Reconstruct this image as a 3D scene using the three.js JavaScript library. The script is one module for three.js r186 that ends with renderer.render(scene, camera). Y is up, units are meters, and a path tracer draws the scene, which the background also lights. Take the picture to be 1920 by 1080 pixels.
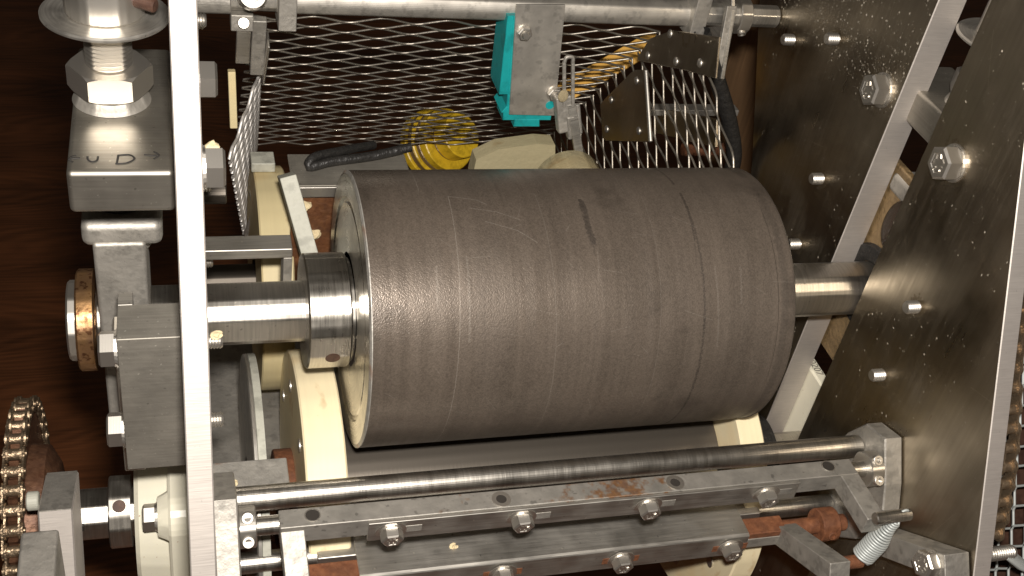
import * as THREE from 'three';
import { RoundedBoxGeometry } from 'three/addons/geometries/RoundedBoxGeometry.js';
import { mergeGeometries, toCreasedNormals } from 'three/addons/utils/BufferGeometryUtils.js';
import { FontLoader } from 'three/addons/loaders/FontLoader.js';
import { TextGeometry } from 'three/addons/geometries/TextGeometry.js';
import { RectAreaLightUniformsLib } from 'three/addons/lights/RectAreaLightUniformsLib.js';

// ---------------------------------------------------------------- camera, flash, exposure
// world: x along the rollers, y up, z towards the viewer; origin on the upper roller's axis in the inner face of the left plate
const scene = new THREE.Scene();
const F = 2097.64, CP = new THREE.Vector3(-0.0131, 0.6018, 0.7085);
const RX = new THREE.Vector3(0.95904, 0.14958, 0.24055), RY = new THREE.Vector3(0.03652, 0.77683, -0.62865), RZ = new THREE.Vector3(-0.2809, 0.61169, 0.73955);
const camera = new THREE.PerspectiveCamera(2 * Math.atan(540 / F) * 180 / Math.PI, 16 / 9, 0.02, 40);
camera.position.copy(CP);
camera.quaternion.setFromRotationMatrix(new THREE.Matrix4().makeBasis(RX, RY, RZ));
scene.add(camera);
scene.background = new THREE.Color().setRGB(0.028, 0.023, 0.018);
RectAreaLightUniformsLib.init();
const flash = new THREE.RectAreaLight(new THREE.Color().setRGB(1, 0.93, 0.85), 3100, 0.05, 0.03);   // the camera's own flash, above and beside the lens
flash.position.copy(CP).addScaledVector(RY, 0.065).addScaledVector(RX, 0.022).addScaledVector(RZ, 0.02);
flash.lookAt(0.29, -0.02, 0.02);
flash.name = 'camera_flash';
scene.add(flash);
const renderer = new THREE.WebGLRenderer({ antialias: true });
renderer.toneMapping = THREE.LinearToneMapping;
renderer.toneMappingExposure = 1.1;
renderer.shadowMap.enabled = true;

// ---------------------------------------------------------------- helpers: photo pixels to points on a plane the thing touches
const V = (x, y, z) => new THREE.Vector3(x, y, z);
const ray = (px, py) => V(0, 0, 0).addScaledVector(RX, (px - 960) / F).addScaledVector(RY, (540 - py) / F).addScaledVector(RZ, -1);
const at = (k, c, px, py) => { const d = ray(px, py); return CP.clone().addScaledVector(d, (c - CP[k]) / d[k]); };
const onX = (px, py, x) => at('x', x, px, py), onY = (px, py, y) => at('y', y, px, py), onZ = (px, py, z) => at('z', z, px, py);
const yz = (x, list) => list.map(([px, py]) => { const p = onX(px, py, x); return [p.y, p.z]; });
let seed = 7;
const rnd = () => { seed = (seed * 1664525 + 1013904223) >>> 0; return seed / 4294967296; };
const rr = (a, b) => a + (b - a) * rnd();

// ---------------------------------------------------------------- procedural textures
function hash(x, y, s) { let h = (x * 374761393 + y * 668265263 + s * 974634777) | 0; h = Math.imul(h ^ (h >>> 13), 1274126177); return ((h ^ (h >>> 16)) >>> 0) / 4294967296; }
function vn(x, y, px, py, s) {
  const x0 = Math.floor(x), y0 = Math.floor(y), fx = x - x0, fy = y - y0, u = fx * fx * (3 - 2 * fx), v = fy * fy * (3 - 2 * fy);
  const m = (a, n) => ((a % n) + n) % n, X0 = m(x0, px), X1 = m(x0 + 1, px), Y0 = m(y0, py), Y1 = m(y0 + 1, py);
  return (hash(X0, Y0, s) * (1 - u) + hash(X1, Y0, s) * u) * (1 - v) + (hash(X0, Y1, s) * (1 - u) + hash(X1, Y1, s) * u) * v;
}
function fbm(u, v, fx, fy, oct, s) { let a = 0, w = 0.5, t = 0; for (let i = 0; i < oct; i++) { a += w * vn(u * fx, v * fy, fx, fy, s + i); t += w; w *= 0.55; fx *= 2; fy *= 2; } return a / t; }
const clamp = (x, a = 0, b = 1) => Math.min(b, Math.max(a, x)), mix = (a, b, t) => a + (b - a) * t, ss = (a, b, x) => { const t = clamp((x - a) / (b - a)); return t * t * (3 - 2 * t); };
const srgb = (x) => x <= 0.0031308 ? 12.92 * x : 1.055 * Math.pow(x, 1 / 2.4) - 0.055;
// size: metres that one tile covers [u, v]; fn returns linear colour [r, g, b] or a grey number
function tex(w, h, size, color, fn) {
  const d = new Uint8Array(w * h * 4);
  for (let j = 0; j < h; j++) for (let i = 0; i < w; i++) {
    const c = fn((i + 0.5) / w, (j + 0.5) / h, i, j), k = (j * w + i) * 4, a = typeof c === 'number' ? [c, c, c] : c;
    for (let n = 0; n < 3; n++) d[k + n] = Math.round(255 * clamp(color ? srgb(clamp(a[n])) : a[n]));
    d[k + 3] = 255;
  }
  const t = new THREE.DataTexture(d, w, h, THREE.RGBAFormat);
  t.wrapS = t.wrapT = THREE.RepeatWrapping; t.magFilter = THREE.LinearFilter; t.minFilter = THREE.LinearMipmapLinearFilter; t.generateMipmaps = true;
  if (color) t.colorSpace = THREE.SRGBColorSpace;
  t.repeat.set(1 / size[0], 1 / size[1]); t.needsUpdate = true;
  return t;
}
// flecks scattered over a tile (flour dust, pits): array of coverage
function flecks(w, h, n, r0, r1, s0) {
  const a = new Float32Array(w * h), keep = seed; seed = s0;
  for (let k = 0; k < n; k++) {
    const cx = rnd() * w, cy = rnd() * h, r = r0 + (r1 - r0) * Math.pow(rnd(), 4), e = rr(0.6, 1.6), an = rnd() * 3.14, op = rr(0.35, 1), R = Math.ceil(r * 1.7);
    for (let y = -R; y <= R; y++) for (let x = -R; x <= R; x++) {
      const xx = (x * Math.cos(an) + y * Math.sin(an)) * e, yy = (-x * Math.sin(an) + y * Math.cos(an)) / e, q = clamp(r + 0.5 - Math.hypot(xx, yy)) * op;
      const i = ((Math.floor(cy + y) % h + h) % h) * w + ((Math.floor(cx + x) % w + w) % w); if (q > a[i]) a[i] = q;
    }
  }
  seed = keep; return a;
}
const N = 512;
const dust = flecks(N, N, 420, 0.4, 2.0, 11), dustFew = flecks(N, N, 90, 0.5, 2.2, 12), pits = flecks(N, N, 240, 0.6, 3, 13);
const T = {};
T.streak = tex(N, N, [0.12, 0.12], false, (u, v) => clamp(0.5 + 1.5 * (0.6 * fbm(u, v, 6, 220, 2, 1) + 0.4 * fbm(u, v, 3, 60, 2, 5) - 0.5)));
T.streakR = tex(N, N, [0.12, 0.12], false, (u, v) => clamp(0.66 + 0.5 * (0.35 * fbm(u, v, 4, 160, 2, 21) + 0.65 * fbm(u, v, 7, 7, 3, 22) - 0.5)));
T.steel = tex(N, N, [0.16, 0.16], true, (u, v, i, j) => { const m = fbm(u, v, 5, 5, 4, 31), s = fbm(u, v, 8, 180, 2, 32), g = 0.6 * (0.72 + 0.35 * m + 0.3 * (s - 0.5)) * (1 - 0.45 * pits[j * N + i]), d = dustFew[j * N + i]; return [mix(g, 0.8, d), mix(g * 0.96, 0.76, d), mix(g * 0.88, 0.66, d)]; });
// side plates: one tile spans a whole plate; u is z and v is y, in metres, so marks sit where the photograph has them
const PN = 1536, PS = 0.84, pdust = flecks(PN, PN, 3000, 0.28, 1.5, 11), pgrime = new Float32Array(PN * PN), pscr = new Float32Array(PN * PN);
{
  const keep = seed; seed = 99;
  const at2 = (y, z) => [((z / PS) % 1 + 1) % 1 * PN, ((y / PS) % 1 + 1) % 1 * PN];
  const dot = (buf, cx, cy, r, o) => { const R = Math.ceil(r + 1); for (let y = -R; y <= R; y++) for (let x = -R; x <= R; x++) { const q = clamp(r + 0.5 - Math.hypot(x, y)) * o, id = ((Math.floor(cy + y) % PN + PN) % PN) * PN + ((Math.floor(cx + x) % PN + PN) % PN); if (q > buf[id]) buf[id] = q; } };
  for (let k = 0; k < 1500; k++) { const y = 0.16 + 0.14 * rnd() * rnd() + 0.03 * rnd(), z = rr(-0.3, -0.03), [a, b] = at2(y, z); dot(pdust, a, b, 0.3 + 1.6 * Math.pow(rnd(), 4), rr(0.3, 1)); }
  for (let k = 0; k < 70; k++) { let y = rr(-0.3, 0.35), z = rr(-0.3, 0.32); const an = rr(-0.5, 0.5) + (rnd() < 0.3 ? 1.5 : 0), L = rr(0.008, 0.05), o = rr(0.08, 0.4); for (let t = 0; t < 1; t += 0.01) { const [a, b] = at2(y + Math.cos(an) * L * t, z + Math.sin(an) * L * t); dot(pscr, a, b, 0.45, o); } }
  for (const [y, z, r] of [[0.183, -0.052, 0.017], [0.183, 0.066, 0.017], [0.149, -0.214, 0.009], [0.186, -0.143, 0.009], [0.065, -0.089, 0.009], [-0.012, -0.086, 0.009], [0.059, 0.098, 0.009], [-0.022, 0.096, 0.009], [0.153, -0.258, 0.017], [-0.08, 0.126, 0.03]]) for (let k = 0; k < 260; k++) { const a = rnd() * 6.283, q = r * (0.75 + 0.55 * rnd() * rnd()), [u, v] = at2(y + Math.sin(a) * q, z + Math.cos(a) * q); dot(pgrime, u, v, rr(0.6, 2.4), rr(0.1, 0.5)); }
  for (let k = 0; k < 30; k++) { let y = rr(-0.2, 0.3), z = rr(-0.28, 0.25); const n = 10 + rnd() * 60, o = rr(0.1, 0.35); for (let t = 0; t < n; t++) { const [a, b] = at2(y, z); dot(pgrime, a, b, rr(0.5, 1.5), o * (1 - t / n)); y -= 0.0006; z += rr(-0.0002, 0.0002); } }
  seed = keep;
}
T.plate = tex(PN, PN, [PS, PS], true, (u, v, i, j) => { const id = j * PN + i, m = fbm(u, v, 12, 12, 4, 41), s = fbm(u, v, 420, 14, 2, 42), g = 0.41 * (0.65 + 0.6 * m + 0.16 * (s - 0.5)) * (1 - 0.55 * pgrime[id]) + 0.3 * pscr[id], d = pdust[id] * 0.42; return [mix(g, 0.85, d), mix(g * (0.87 - 0.1 * pgrime[id]), 0.8, d), mix(g * (0.68 - 0.2 * pgrime[id]), 0.68, d)]; });
T.plateM = tex(PN, PN, [PS, PS], false, (u, v, i, j) => 1 - 0.95 * pdust[j * PN + i]);
T.plateR = tex(PN, PN, [PS, PS], false, (u, v, i, j) => { const id = j * PN + i; return clamp(0.38 + 0.1 * (fbm(u, v, 380, 12, 2, 43) - 0.5) + 0.34 * (fbm(u, v, 16, 16, 4, 44) - 0.45) + 0.5 * pdust[id] + 0.25 * pgrime[id]); });
T.dusty = tex(N, N, [0.16, 0.16], true, (u, v, i, j) => { const m = fbm(u, v, 6, 6, 4, 45), s = fbm(u, v, 5, 120, 2, 46), g = 0.42 * (0.62 + 0.6 * m + 0.2 * (s - 0.5)) * (1 - 0.4 * pits[j * N + i]), d = dust[j * N + i] * 0.75; return [mix(g, 0.85, d), mix(g * 0.92, 0.8, d), mix(g * 0.78, 0.68, d)]; });
T.bar = tex(1536, 96, [0.6, 0.0375], true, (u, v, i, j) => { const x = u * 0.6, m = fbm(u, v, 48, 3, 4, 141), band = Math.max(Math.exp(-(((x - 0.315) / 0.05) ** 2)), 0.5 * Math.exp(-(((x - 0.17) / 0.02) ** 2))), r = 0.85 * ss(0.62, 0.8, fbm(u, v, 64, 4, 4, 142) * 0.75 + 0.42 * band), k = fbm(u, v, 200, 12, 3, 143), p = 0.6 * ss(0.7, 0.8, fbm(u, v, 120, 8, 3, 144)), g = 0.4 * (0.62 + 0.6 * m) * (1 - 0.6 * p); return [mix(g, 0.26 * (0.5 + k), r), mix(g * 0.95, 0.12 * (0.5 + k), r), mix(g * 0.86, 0.045, r)]; });
T.film = tex(N, N, [0.09, 0.09], true, (u, v, i, j) => { const m = fbm(u, v, 5, 5, 5, 151), k = ss(0.5, 0.8, fbm(u, v, 9, 9, 4, 152)), d = dust[j * N + i]; const c = 0.72 + 0.3 * m - 0.25 * k; return [mix(c, 1, d), mix(c, 1, d), mix(c, 1, d)]; });
T.cast = tex(N, N, [0.1, 0.1], true, (u, v, i, j) => { const m = fbm(u, v, 6, 6, 5, 51), k = ss(0.55, 0.75, fbm(u, v, 14, 14, 3, 52)), g = 0.5 * (0.65 + 0.6 * m) * (1 - 0.22 * k) * (1 - 0.3 * pits[j * N + i]); return [g, g * 0.95, g * 0.86]; });
T.edge = tex(N, N, [0.1, 0.1], true, (u, v, i, j) => { const g = 0.66 * (0.9 + 0.16 * fbm(u, v, 10, 200, 2, 161) + 0.12 * (fbm(u, v, 5, 5, 4, 162) - 0.5)) * (1 - 0.35 * pits[j * N + i] * fbm(u, v, 6, 6, 2, 163)); return [g, g * 0.935, g * 0.875]; });
T.bumpy = tex(N, N, [0.05, 0.05], false, (u, v) => fbm(u, v, 12, 12, 4, 55));
T.rust = tex(N, N, [0.07, 0.07], true, (u, v) => { const m = fbm(u, v, 6, 6, 5, 61), k = fbm(u, v, 18, 18, 4, 62); return [mix(0.1, 0.27, m) * (0.6 + 0.8 * k), mix(0.04, 0.1, m) * (0.5 + 0.95 * k), mix(0.018, 0.036, m) * (0.5 + k)]; });
T.rusty = tex(N, N, [0.11, 0.11], true, (u, v, i, j) => { const r = 0.6 * ss(0.6, 0.78, fbm(u, v, 4, 4, 5, 65)), k = fbm(u, v, 16, 16, 3, 66), g = 0.42 * (0.7 + 0.5 * k); return [mix(g, 0.3 * (0.6 + k), r), mix(g * 0.96, 0.12 * (0.6 + k), r), mix(g * 0.88, 0.04, r)]; });
T.nylon = tex(N, N, [0.2, 0.2], true, (u, v, i, j) => { const m = fbm(u, v, 3, 5, 4, 71), s = fbm(u, v, 4, 120, 2, 72), k = 0.9 + 0.14 * m + 0.07 * (s - 0.5), y = ss(0.55, 0.8, fbm(u, v, 3, 3, 3, 73)); const sm = 0.5 * ss(0.66, 0.8, fbm(u, v, 6, 12, 5, 74)) + 0.6 * dustFew[j * N + i] * m; return [0.87 * k * (1 - 0.35 * sm), mix(0.76, 0.7, y) * k * (1 - 0.5 * sm), mix(0.51, 0.42, y) * k * (1 - 0.65 * sm)]; });
T.paint = tex(N, N, [0.14, 0.14], true, (u, v, i, j) => { const m = fbm(u, v, 4, 4, 4, 81), c = dustFew[(j * N + i + 9000) % (N * N)]; return [mix(0.74, 0.28, c) * (0.93 + 0.12 * m), mix(0.71, 0.12, c) * (0.93 + 0.12 * m), mix(0.58, 0.04, c) * (0.93 + 0.12 * m)]; });
T.wood = tex(1024, N, [1.1, 0.5], true, (u, v) => { const w = fbm(u, v, 2, 5, 3, 91), g = 0.5 + 0.5 * Math.sin((v * 26 + w * 9) * 6.283), f = fbm(u, v, 10, 160, 3, 92), k = 0.5 + 0.22 * g * fbm(u, v, 3, 9, 3, 93) * 1.4 + 0.6 * (fbm(u, v, 4, 7, 4, 94) - 0.5) + 0.4 * (f - 0.5); return [0.27 * k, 0.095 * k, 0.034 * k]; });
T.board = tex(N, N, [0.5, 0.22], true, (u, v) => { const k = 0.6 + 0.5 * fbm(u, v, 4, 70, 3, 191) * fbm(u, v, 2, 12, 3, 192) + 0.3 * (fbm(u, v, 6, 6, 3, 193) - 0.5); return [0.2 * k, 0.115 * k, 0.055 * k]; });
T.bronze = tex(N, N, [0.06, 0.06], true, (u, v, i, j) => { const m = fbm(u, v, 5, 5, 4, 95), d = ss(0.56, 0.72, fbm(u, v, 20, 20, 3, 96)); return [mix(0.4, 0.18, d) * (0.7 + 0.5 * m), mix(0.23, 0.085, d) * (0.7 + 0.5 * m), mix(0.1, 0.035, d)]; });

// upper roller skin: one tile wraps it; u round the roller, v along it
const RO = { r: 0.1146, x0: 0.1167, x1: 0.4687 };
function onRoller(px, py) { const d = ray(px, py), a = d.y * d.y + d.z * d.z, b = CP.y * d.y + CP.z * d.z, c = CP.y ** 2 + CP.z ** 2 - RO.r ** 2, q = Math.sqrt(Math.max(0, b * b - a * c)), t = (-b - q) / a, p = CP.clone().addScaledVector(d, t); return { x: p.x, th: Math.atan2(p.z, p.y) }; }
const RW = 2048, RH = 1024, mark = new Float32Array(RW * RH), stain = new Float32Array(RW * RH);
const texPos = (px, py) => { const o = onRoller(px, py); return [((o.th / (2 * Math.PI) + 1) % 1) * RW, (o.x - RO.x0) / (RO.x1 - RO.x0) * RH]; };
function stroke(buf, pts, w, op, jitter = 0) {
  const P = pts.map(([a, b]) => texPos(a, b));
  for (let k = 0; k + 1 < P.length; k++) {
    const [ax, ay] = P[k], [bx, by] = P[k + 1], n = Math.ceil(Math.hypot(bx - ax, by - ay) * 1.5);
    for (let i = 0; i <= n; i++) {
      const t = i / n, cx = mix(ax, bx, t) + jitter * (rnd() - 0.5), cy = mix(ay, by, t) + jitter * (rnd() - 0.5), ww = w * rr(0.5, 1.1), o = op * rr(0.35, 1), R = Math.ceil(ww + 1);
      for (let y = -R; y <= R; y++) for (let x = -R; x <= R; x++) { const q = clamp(ww + 0.5 - Math.hypot(x, y)) * o, X = Math.floor(cx + x), Y = Math.floor(cy + y); if (Y < 0 || Y >= RH) continue; const id = Y * RW + ((X % RW) + RW) % RW; if (q > buf[id]) buf[id] = q; }
    }
  }
}
stroke(mark, [[785, 358], [840, 368], [890, 374], [912, 383]], 0.6, 0.35); stroke(mark, [[880, 390], [930, 397], [975, 412]], 0.6, 0.3); stroke(mark, [[910, 415], [970, 432], [1008, 455]], 0.6, 0.3);
stroke(mark, [[1120, 470], [1123, 530]], 0.9, 0.12, 2); stroke(mark, [[875, 480], [880, 640]], 1.6, 0.12, 4); stroke(mark, [[818, 500], [820, 580]], 1.2, 0.16, 4); stroke(mark, [[1340, 500], [1344, 650]], 1.2, 0.12, 4); stroke(mark, [[1388, 500], [1390, 570]], 1.2, 0.12, 4);
for (let k = 0; k < 60; k++) { const a = rr(700, 1450), b = rr(340, 780); stroke(mark, [[a, b], [a + rr(-30, 60), b + rr(-12, 25)]], 0.5, rr(0.06, 0.2)); }
stroke(stain, [[1090, 378], [1095, 395], [1103, 425], [1112, 455]], 5, 0.8, 9); stroke(stain, [[1112, 455], [1116, 480]], 2, 0.5, 3);
stroke(stain, [[1263, 345], [1275, 362], [1295, 410], [1302, 450]], 2, 0.7, 4); stroke(stain, [[1395, 330], [1425, 365], [1440, 420]], 6, 0.3, 12); stroke(stain, [[1302, 450], [1306, 500]], 1.2, 0.4, 3);
const grain = (u, v) => 0.65 * vn(u * 1000, v * 500, 1000, 500, 101) + 0.25 * vn(u * 560, v * 280, 560, 280, 102) + 0.1 * vn(u * 300, v * 150, 300, 150, 105);
T.roller = tex(RW, RH, [1, 1], true, (u, v, i, j) => {
  const m = fbm(u, v, 10, 5, 5, 103), ring = fbm(u, v, 5, 90, 3, 104), g = grain(u, v), id = j * RW + i, wear = fbm(u, v, 6, 14, 4, 109), dk = ss(0.62, 0.8, fbm(u, v, 14, 7, 5, 111)), en = ss(0.05, 0, v) + ss(0.955, 1, v), k = 0.145 * (0.72 + 0.3 * m + 0.2 * (ring - 0.5) + 0.5 * (g - 0.5) + 0.25 * (wear - 0.5)) * (1 - 0.25 * dk) * (1 - 0.25 * en * m);
  const s = 1 - 0.75 * stain[id], w = mark[id]; return [mix(k * s, 0.6, w), mix(k * 0.81 * s, 0.56, w), mix(k * 0.65 * s, 0.5, w)];
});
T.rollerB = tex(RW, RH, [1, 1], false, (u, v, i, j) => 0.55 * hash(i, j, 110) + 0.45 * vn(u * 1000, v * 500, 1000, 500, 101));
T.rollerR = tex(RW, RH, [1, 1], false, (u, v, i, j) => clamp(0.5 + 0.24 * (fbm(u, v, 4, 60, 3, 107) - 0.5) - 0.1 * ss(0.2, 0.05, v) + 0.4 * (fbm(u, v, 8, 4, 4, 108) - 0.5) + 0.3 * stain[j * RW + i]));

// ---------------------------------------------------------------- materials
const std = (o) => new THREE.MeshStandardMaterial({ side: THREE.FrontSide, ...o }), lin = (r, g, b) => new THREE.Color().setRGB(r, g, b);
const turn = (t) => { const c = t.clone(); c.rotation = Math.PI / 2; c.needsUpdate = true; return c; };
const M = {
  steel: std({ map: T.steel, metalness: 0.95, roughness: 0.72, roughnessMap: T.streakR, bumpMap: T.streak, bumpScale: 0.00004 }),
  bright: std({ color: lin(0.64, 0.61, 0.56), metalness: 0.97, roughness: 0.43, bumpMap: T.streak, bumpScale: 0.00003 }),
  polished: std({ map: T.steel, color: lin(0.95, 0.94, 0.92), metalness: 1, roughness: 0.46, roughnessMap: T.streakR, bumpMap: T.streak, bumpScale: 0.000015 }),
  turned: std({ map: T.steel, color: lin(0.88, 0.87, 0.86), metalness: 1, roughness: 0.58, roughnessMap: T.streakR, bumpMap: T.streak, bumpScale: 0.00003 }),
  edge: std({ map: T.edge, color: lin(1, 1, 1), metalness: 0.9, roughness: 0.66, bumpMap: T.streak, bumpScale: 0.00005 }),
  plate: std({ map: T.plate, metalness: 1, metalnessMap: T.plateM, roughness: 1, roughnessMap: T.plateR }),
  cast: std({ map: T.cast, color: lin(0.9, 0.9, 0.9), metalness: 0.75, roughness: 0.58, bumpMap: T.bumpy, bumpScale: 0.0004 }),
  rusty: std({ map: T.rusty, metalness: 0.6, roughness: 0.55, bumpMap: T.bumpy, bumpScale: 0.0005 }),
  rust: std({ map: T.rust, color: lin(0.85, 0.85, 0.9), metalness: 0, roughness: 0.75, bumpMap: T.bumpy, bumpScale: 0.0008 }),
  nylon: std({ map: T.nylon, metalness: 0, roughness: 0.42 }),
  nylonWhite: std({ map: T.film, color: lin(0.5, 0.5, 0.43), metalness: 0, roughness: 0.55, bumpMap: T.bumpy, bumpScale: 0.0003 }),
  nylonDull: std({ map: T.nylon, color: lin(0.74, 0.72, 0.62), metalness: 0, roughness: 0.55 }),
  nylonGrimy: std({ map: T.nylon, color: lin(0.46, 0.46, 0.42), metalness: 0, roughness: 0.6, bumpMap: T.bumpy, bumpScale: 0.0004 }),
  paint: std({ map: T.paint, metalness: 0, roughness: 0.35 }),
  roller: std({ map: T.roller, metalness: 0.4, roughness: 0.85, roughnessMap: T.rollerR, bumpMap: T.rollerB, bumpScale: 0.00016 }),
  smoothRoller: std({ color: lin(0.11, 0.096, 0.08), metalness: 0.7, roughness: 0.42, bumpMap: T.streak, bumpScale: 0.00002 }),
  bronze: std({ map: T.bronze, metalness: 0.85, roughness: 0.38, bumpMap: T.bumpy, bumpScale: 0.0002 }),
  teal: std({ map: T.film, color: lin(0.01, 0.37, 0.38), metalness: 0, roughness: 0.45, bumpMap: T.bumpy, bumpScale: 0.0002 }),
  yellow: std({ map: T.film, color: lin(0.85, 0.56, 0.03), metalness: 0, roughness: 0.35, bumpMap: T.bumpy, bumpScale: 0.0003 }),
  amber: std({ color: lin(0.75, 0.42, 0.08), metalness: 0, roughness: 0.5 }),
  rubber: std({ color: lin(0.018, 0.017, 0.016), metalness: 0, roughness: 0.45, bumpMap: T.bumpy, bumpScale: 0.0012 }),
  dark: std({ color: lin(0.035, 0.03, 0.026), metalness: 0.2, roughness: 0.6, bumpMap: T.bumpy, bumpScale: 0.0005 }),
  rustPlate: std({ map: T.rust, color: lin(0.62, 0.66, 0.62), metalness: 0.1, roughness: 0.6, bumpMap: T.bumpy, bumpScale: 0.0008 }),
  rustDark: std({ map: T.rust, color: lin(0.4, 0.55, 0.95), metalness: 0.2, roughness: 0.55 }),
  rustTan: std({ map: T.rust, color: lin(0.8, 1.05, 1.5), metalness: 0.45, roughness: 0.5, bumpMap: T.bumpy, bumpScale: 0.0005 }),
  bar: std({ map: T.bar, metalness: 0.7, roughness: 0.55, bumpMap: T.bumpy, bumpScale: 0.0003 }),
  tan: std({ map: T.cast, color: lin(0.5, 0.36, 0.2), metalness: 0.3, roughness: 0.35, bumpMap: T.bumpy, bumpScale: 0.001 }),
  rodDusty: std({ map: T.cast, color: lin(1.25, 1.25, 1.25), metalness: 0.85, roughness: 0.5 }),
  block: std({ map: T.dusty, color: lin(0.95, 0.97, 1), metalness: 0.95, roughness: 0.48, bumpMap: T.streak, bumpScale: 0.00003 }),
  meshLit: std({ color: lin(0.72, 0.69, 0.66), metalness: 0.5, roughness: 0.5 }),  // lighter copy of mesh: flash brightness put into the left panel's colour
  dusty: std({ map: T.dusty, color: lin(0.95, 0.97, 1), metalness: 0.85, roughness: 0.62, bumpMap: T.bumpy, bumpScale: 0.0002 }),
  grease: std({ color: lin(0.05, 0.028, 0.014), metalness: 0, roughness: 0.18, bumpMap: T.bumpy, bumpScale: 0.002 }),
  dough: std({ color: lin(0.66, 0.55, 0.34), metalness: 0, roughness: 0.85, bumpMap: T.bumpy, bumpScale: 0.001 }),
  wood: std({ map: T.wood, metalness: 0, roughness: 0.5 }),
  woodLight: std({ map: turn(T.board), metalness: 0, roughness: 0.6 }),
  ink: std({ color: lin(0.03, 0.028, 0.026), metalness: 0, roughness: 0.6, transparent: false }),
  chain: std({ map: T.film, color: lin(0.34, 0.255, 0.17), metalness: 0.85, roughness: 0.42, bumpMap: T.bumpy, bumpScale: 0.0012 }),
  zinc: std({ color: lin(0.5, 0.53, 0.52), metalness: 0.35, roughness: 0.5 }),
  mesh: std({ map: T.cast, color: lin(0.85, 0.82, 0.78), metalness: 0.85, roughness: 0.42, bumpMap: T.bumpy, bumpScale: 0.0003 }),
};

// ---------------------------------------------------------------- geometry helpers
function uvBox(g) {   // uv in metres by the way each face points
  if (g.index) g = g.toNonIndexed();
  const p = g.attributes.position, n = g.attributes.normal, uv = new Float32Array(p.count * 2);
  for (let i = 0; i < p.count; i += 3) {
    let ax = 0, ay = 0, az = 0; for (let k = 0; k < 3; k++) { ax += Math.abs(n.getX(i + k)); ay += Math.abs(n.getY(i + k)); az += Math.abs(n.getZ(i + k)); }
    for (let k = 0; k < 3; k++) { const x = p.getX(i + k), y = p.getY(i + k), z = p.getZ(i + k), o = (i + k) * 2; if (ax >= ay && ax >= az) { uv[o] = z; uv[o + 1] = y; } else if (ay >= az) { uv[o] = x; uv[o + 1] = z; } else { uv[o] = x; uv[o + 1] = y; } }
  }
  g.setAttribute('uv', new THREE.BufferAttribute(uv, 2)); return g;
}
const box = (x0, x1, y0, y1, z0, z1, r = 0.0012) => uvBox(new RoundedBoxGeometry(x1 - x0, y1 - y0, z1 - z0, 2, Math.min(r, (x1 - x0) / 2.1, (y1 - y0) / 2.1, (z1 - z0) / 2.1)).translate((x0 + x1) / 2, (y0 + y1) / 2, (z0 + z1) / 2));
const AX = { x: new THREE.Matrix4().makeBasis(V(0, 1, 0), V(1, 0, 0), V(0, 0, -1)), y: new THREE.Matrix4(), z: new THREE.Matrix4().makeBasis(V(1, 0, 0), V(0, 0, 1), V(0, -1, 0)) };
// turned body: profile of [radius, distance along the axis]
function lathe(prof, seg = 48, axis = 'x', crease = 0.6) {
  const g0 = new THREE.LatheGeometry(prof.map(([r, l]) => new THREE.Vector2(Math.max(r, 1e-5), l)), seg);
  let len = [0]; for (let k = 1; k < prof.length; k++) len.push(len[k - 1] + Math.hypot(prof[k][0] - prof[k - 1][0], prof[k][1] - prof[k - 1][1]));
  const uv = g0.attributes.uv, R = Math.max(...prof.map((q) => q[0]));
  for (let i = 0; i < uv.count; i++) uv.setXY(i, uv.getX(i) * 2 * Math.PI * R, len[Math.min(prof.length - 1, Math.round(uv.getY(i) * (prof.length - 1)))]);
  const g = toCreasedNormals(g0, crease); g.applyMatrix4(AX[axis]); fixWinding(g); return g;
}
function fixWinding(g) {   // turn faces whose corners run against their normals
  const p = g.attributes.position, n = g.attributes.normal, uv = g.attributes.uv, a = V(), b = V(), c = V(), q = V();
  for (let i = 0; i < p.count; i += 3) {
    a.fromBufferAttribute(p, i); b.fromBufferAttribute(p, i + 1); c.fromBufferAttribute(p, i + 2); q.fromBufferAttribute(n, i);
    if (b.sub(a).cross(c.sub(a)).dot(q) < 0) for (const t of [p, n, uv]) { if (!t) continue; const s = t.itemSize; for (let k = 0; k < s; k++) { const w = t.array[(i + 1) * s + k]; t.array[(i + 1) * s + k] = t.array[(i + 2) * s + k]; t.array[(i + 2) * s + k] = w; } }
  }
}
const cyl = (r, a, b, seg = 40, axis = 'x', ch = 0.001) => lathe([[0, a], [r - ch, a], [r, a + ch], [r, b - ch], [r - ch, b], [0, b]], seg, axis);
const cylX = (y, z, r, x0, x1, seg = 40, ch = 0.001) => cyl(r, x0, x1, seg, 'x', ch).translate(0, y, z);
const XB = new THREE.Matrix4().makeBasis(V(0, 0, -1), V(0, 1, 0), V(1, 0, 0));
function plateX(pts, x0, x1, holes = [], bev = 0.0008) {   // flat plate: outline [y, z], thickness x0..x1
  const s = new THREE.Shape(pts.map(([y, z]) => new THREE.Vector2(-z, y)));
  for (const [y, z, r] of holes) { const h = new THREE.Path(); h.absarc(-z, y, r, 0, Math.PI * 2, true); s.holes.push(h); }
  const g = new THREE.ExtrudeGeometry(s, { depth: x1 - x0 - 2 * bev, bevelEnabled: bev > 0, bevelThickness: bev, bevelSize: bev, bevelOffset: -bev, bevelSegments: 1, curveSegments: 20 });
  g.translate(0, 0, bev).applyMatrix4(XB).translate(x0, 0, 0); return uvBox(g);
}
function aim(g, a, dir, up = V(0, 1, 0)) {   // stand a y-axis body at a, pointing along dir
  const y = dir.clone().normalize(), x = up.clone().cross(y); if (x.lengthSq() < 1e-6) x.set(1, 0, 0); x.normalize(); const z = x.clone().cross(y);
  return g.applyMatrix4(new THREE.Matrix4().makeBasis(x, y, z).setPosition(a));
}
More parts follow.
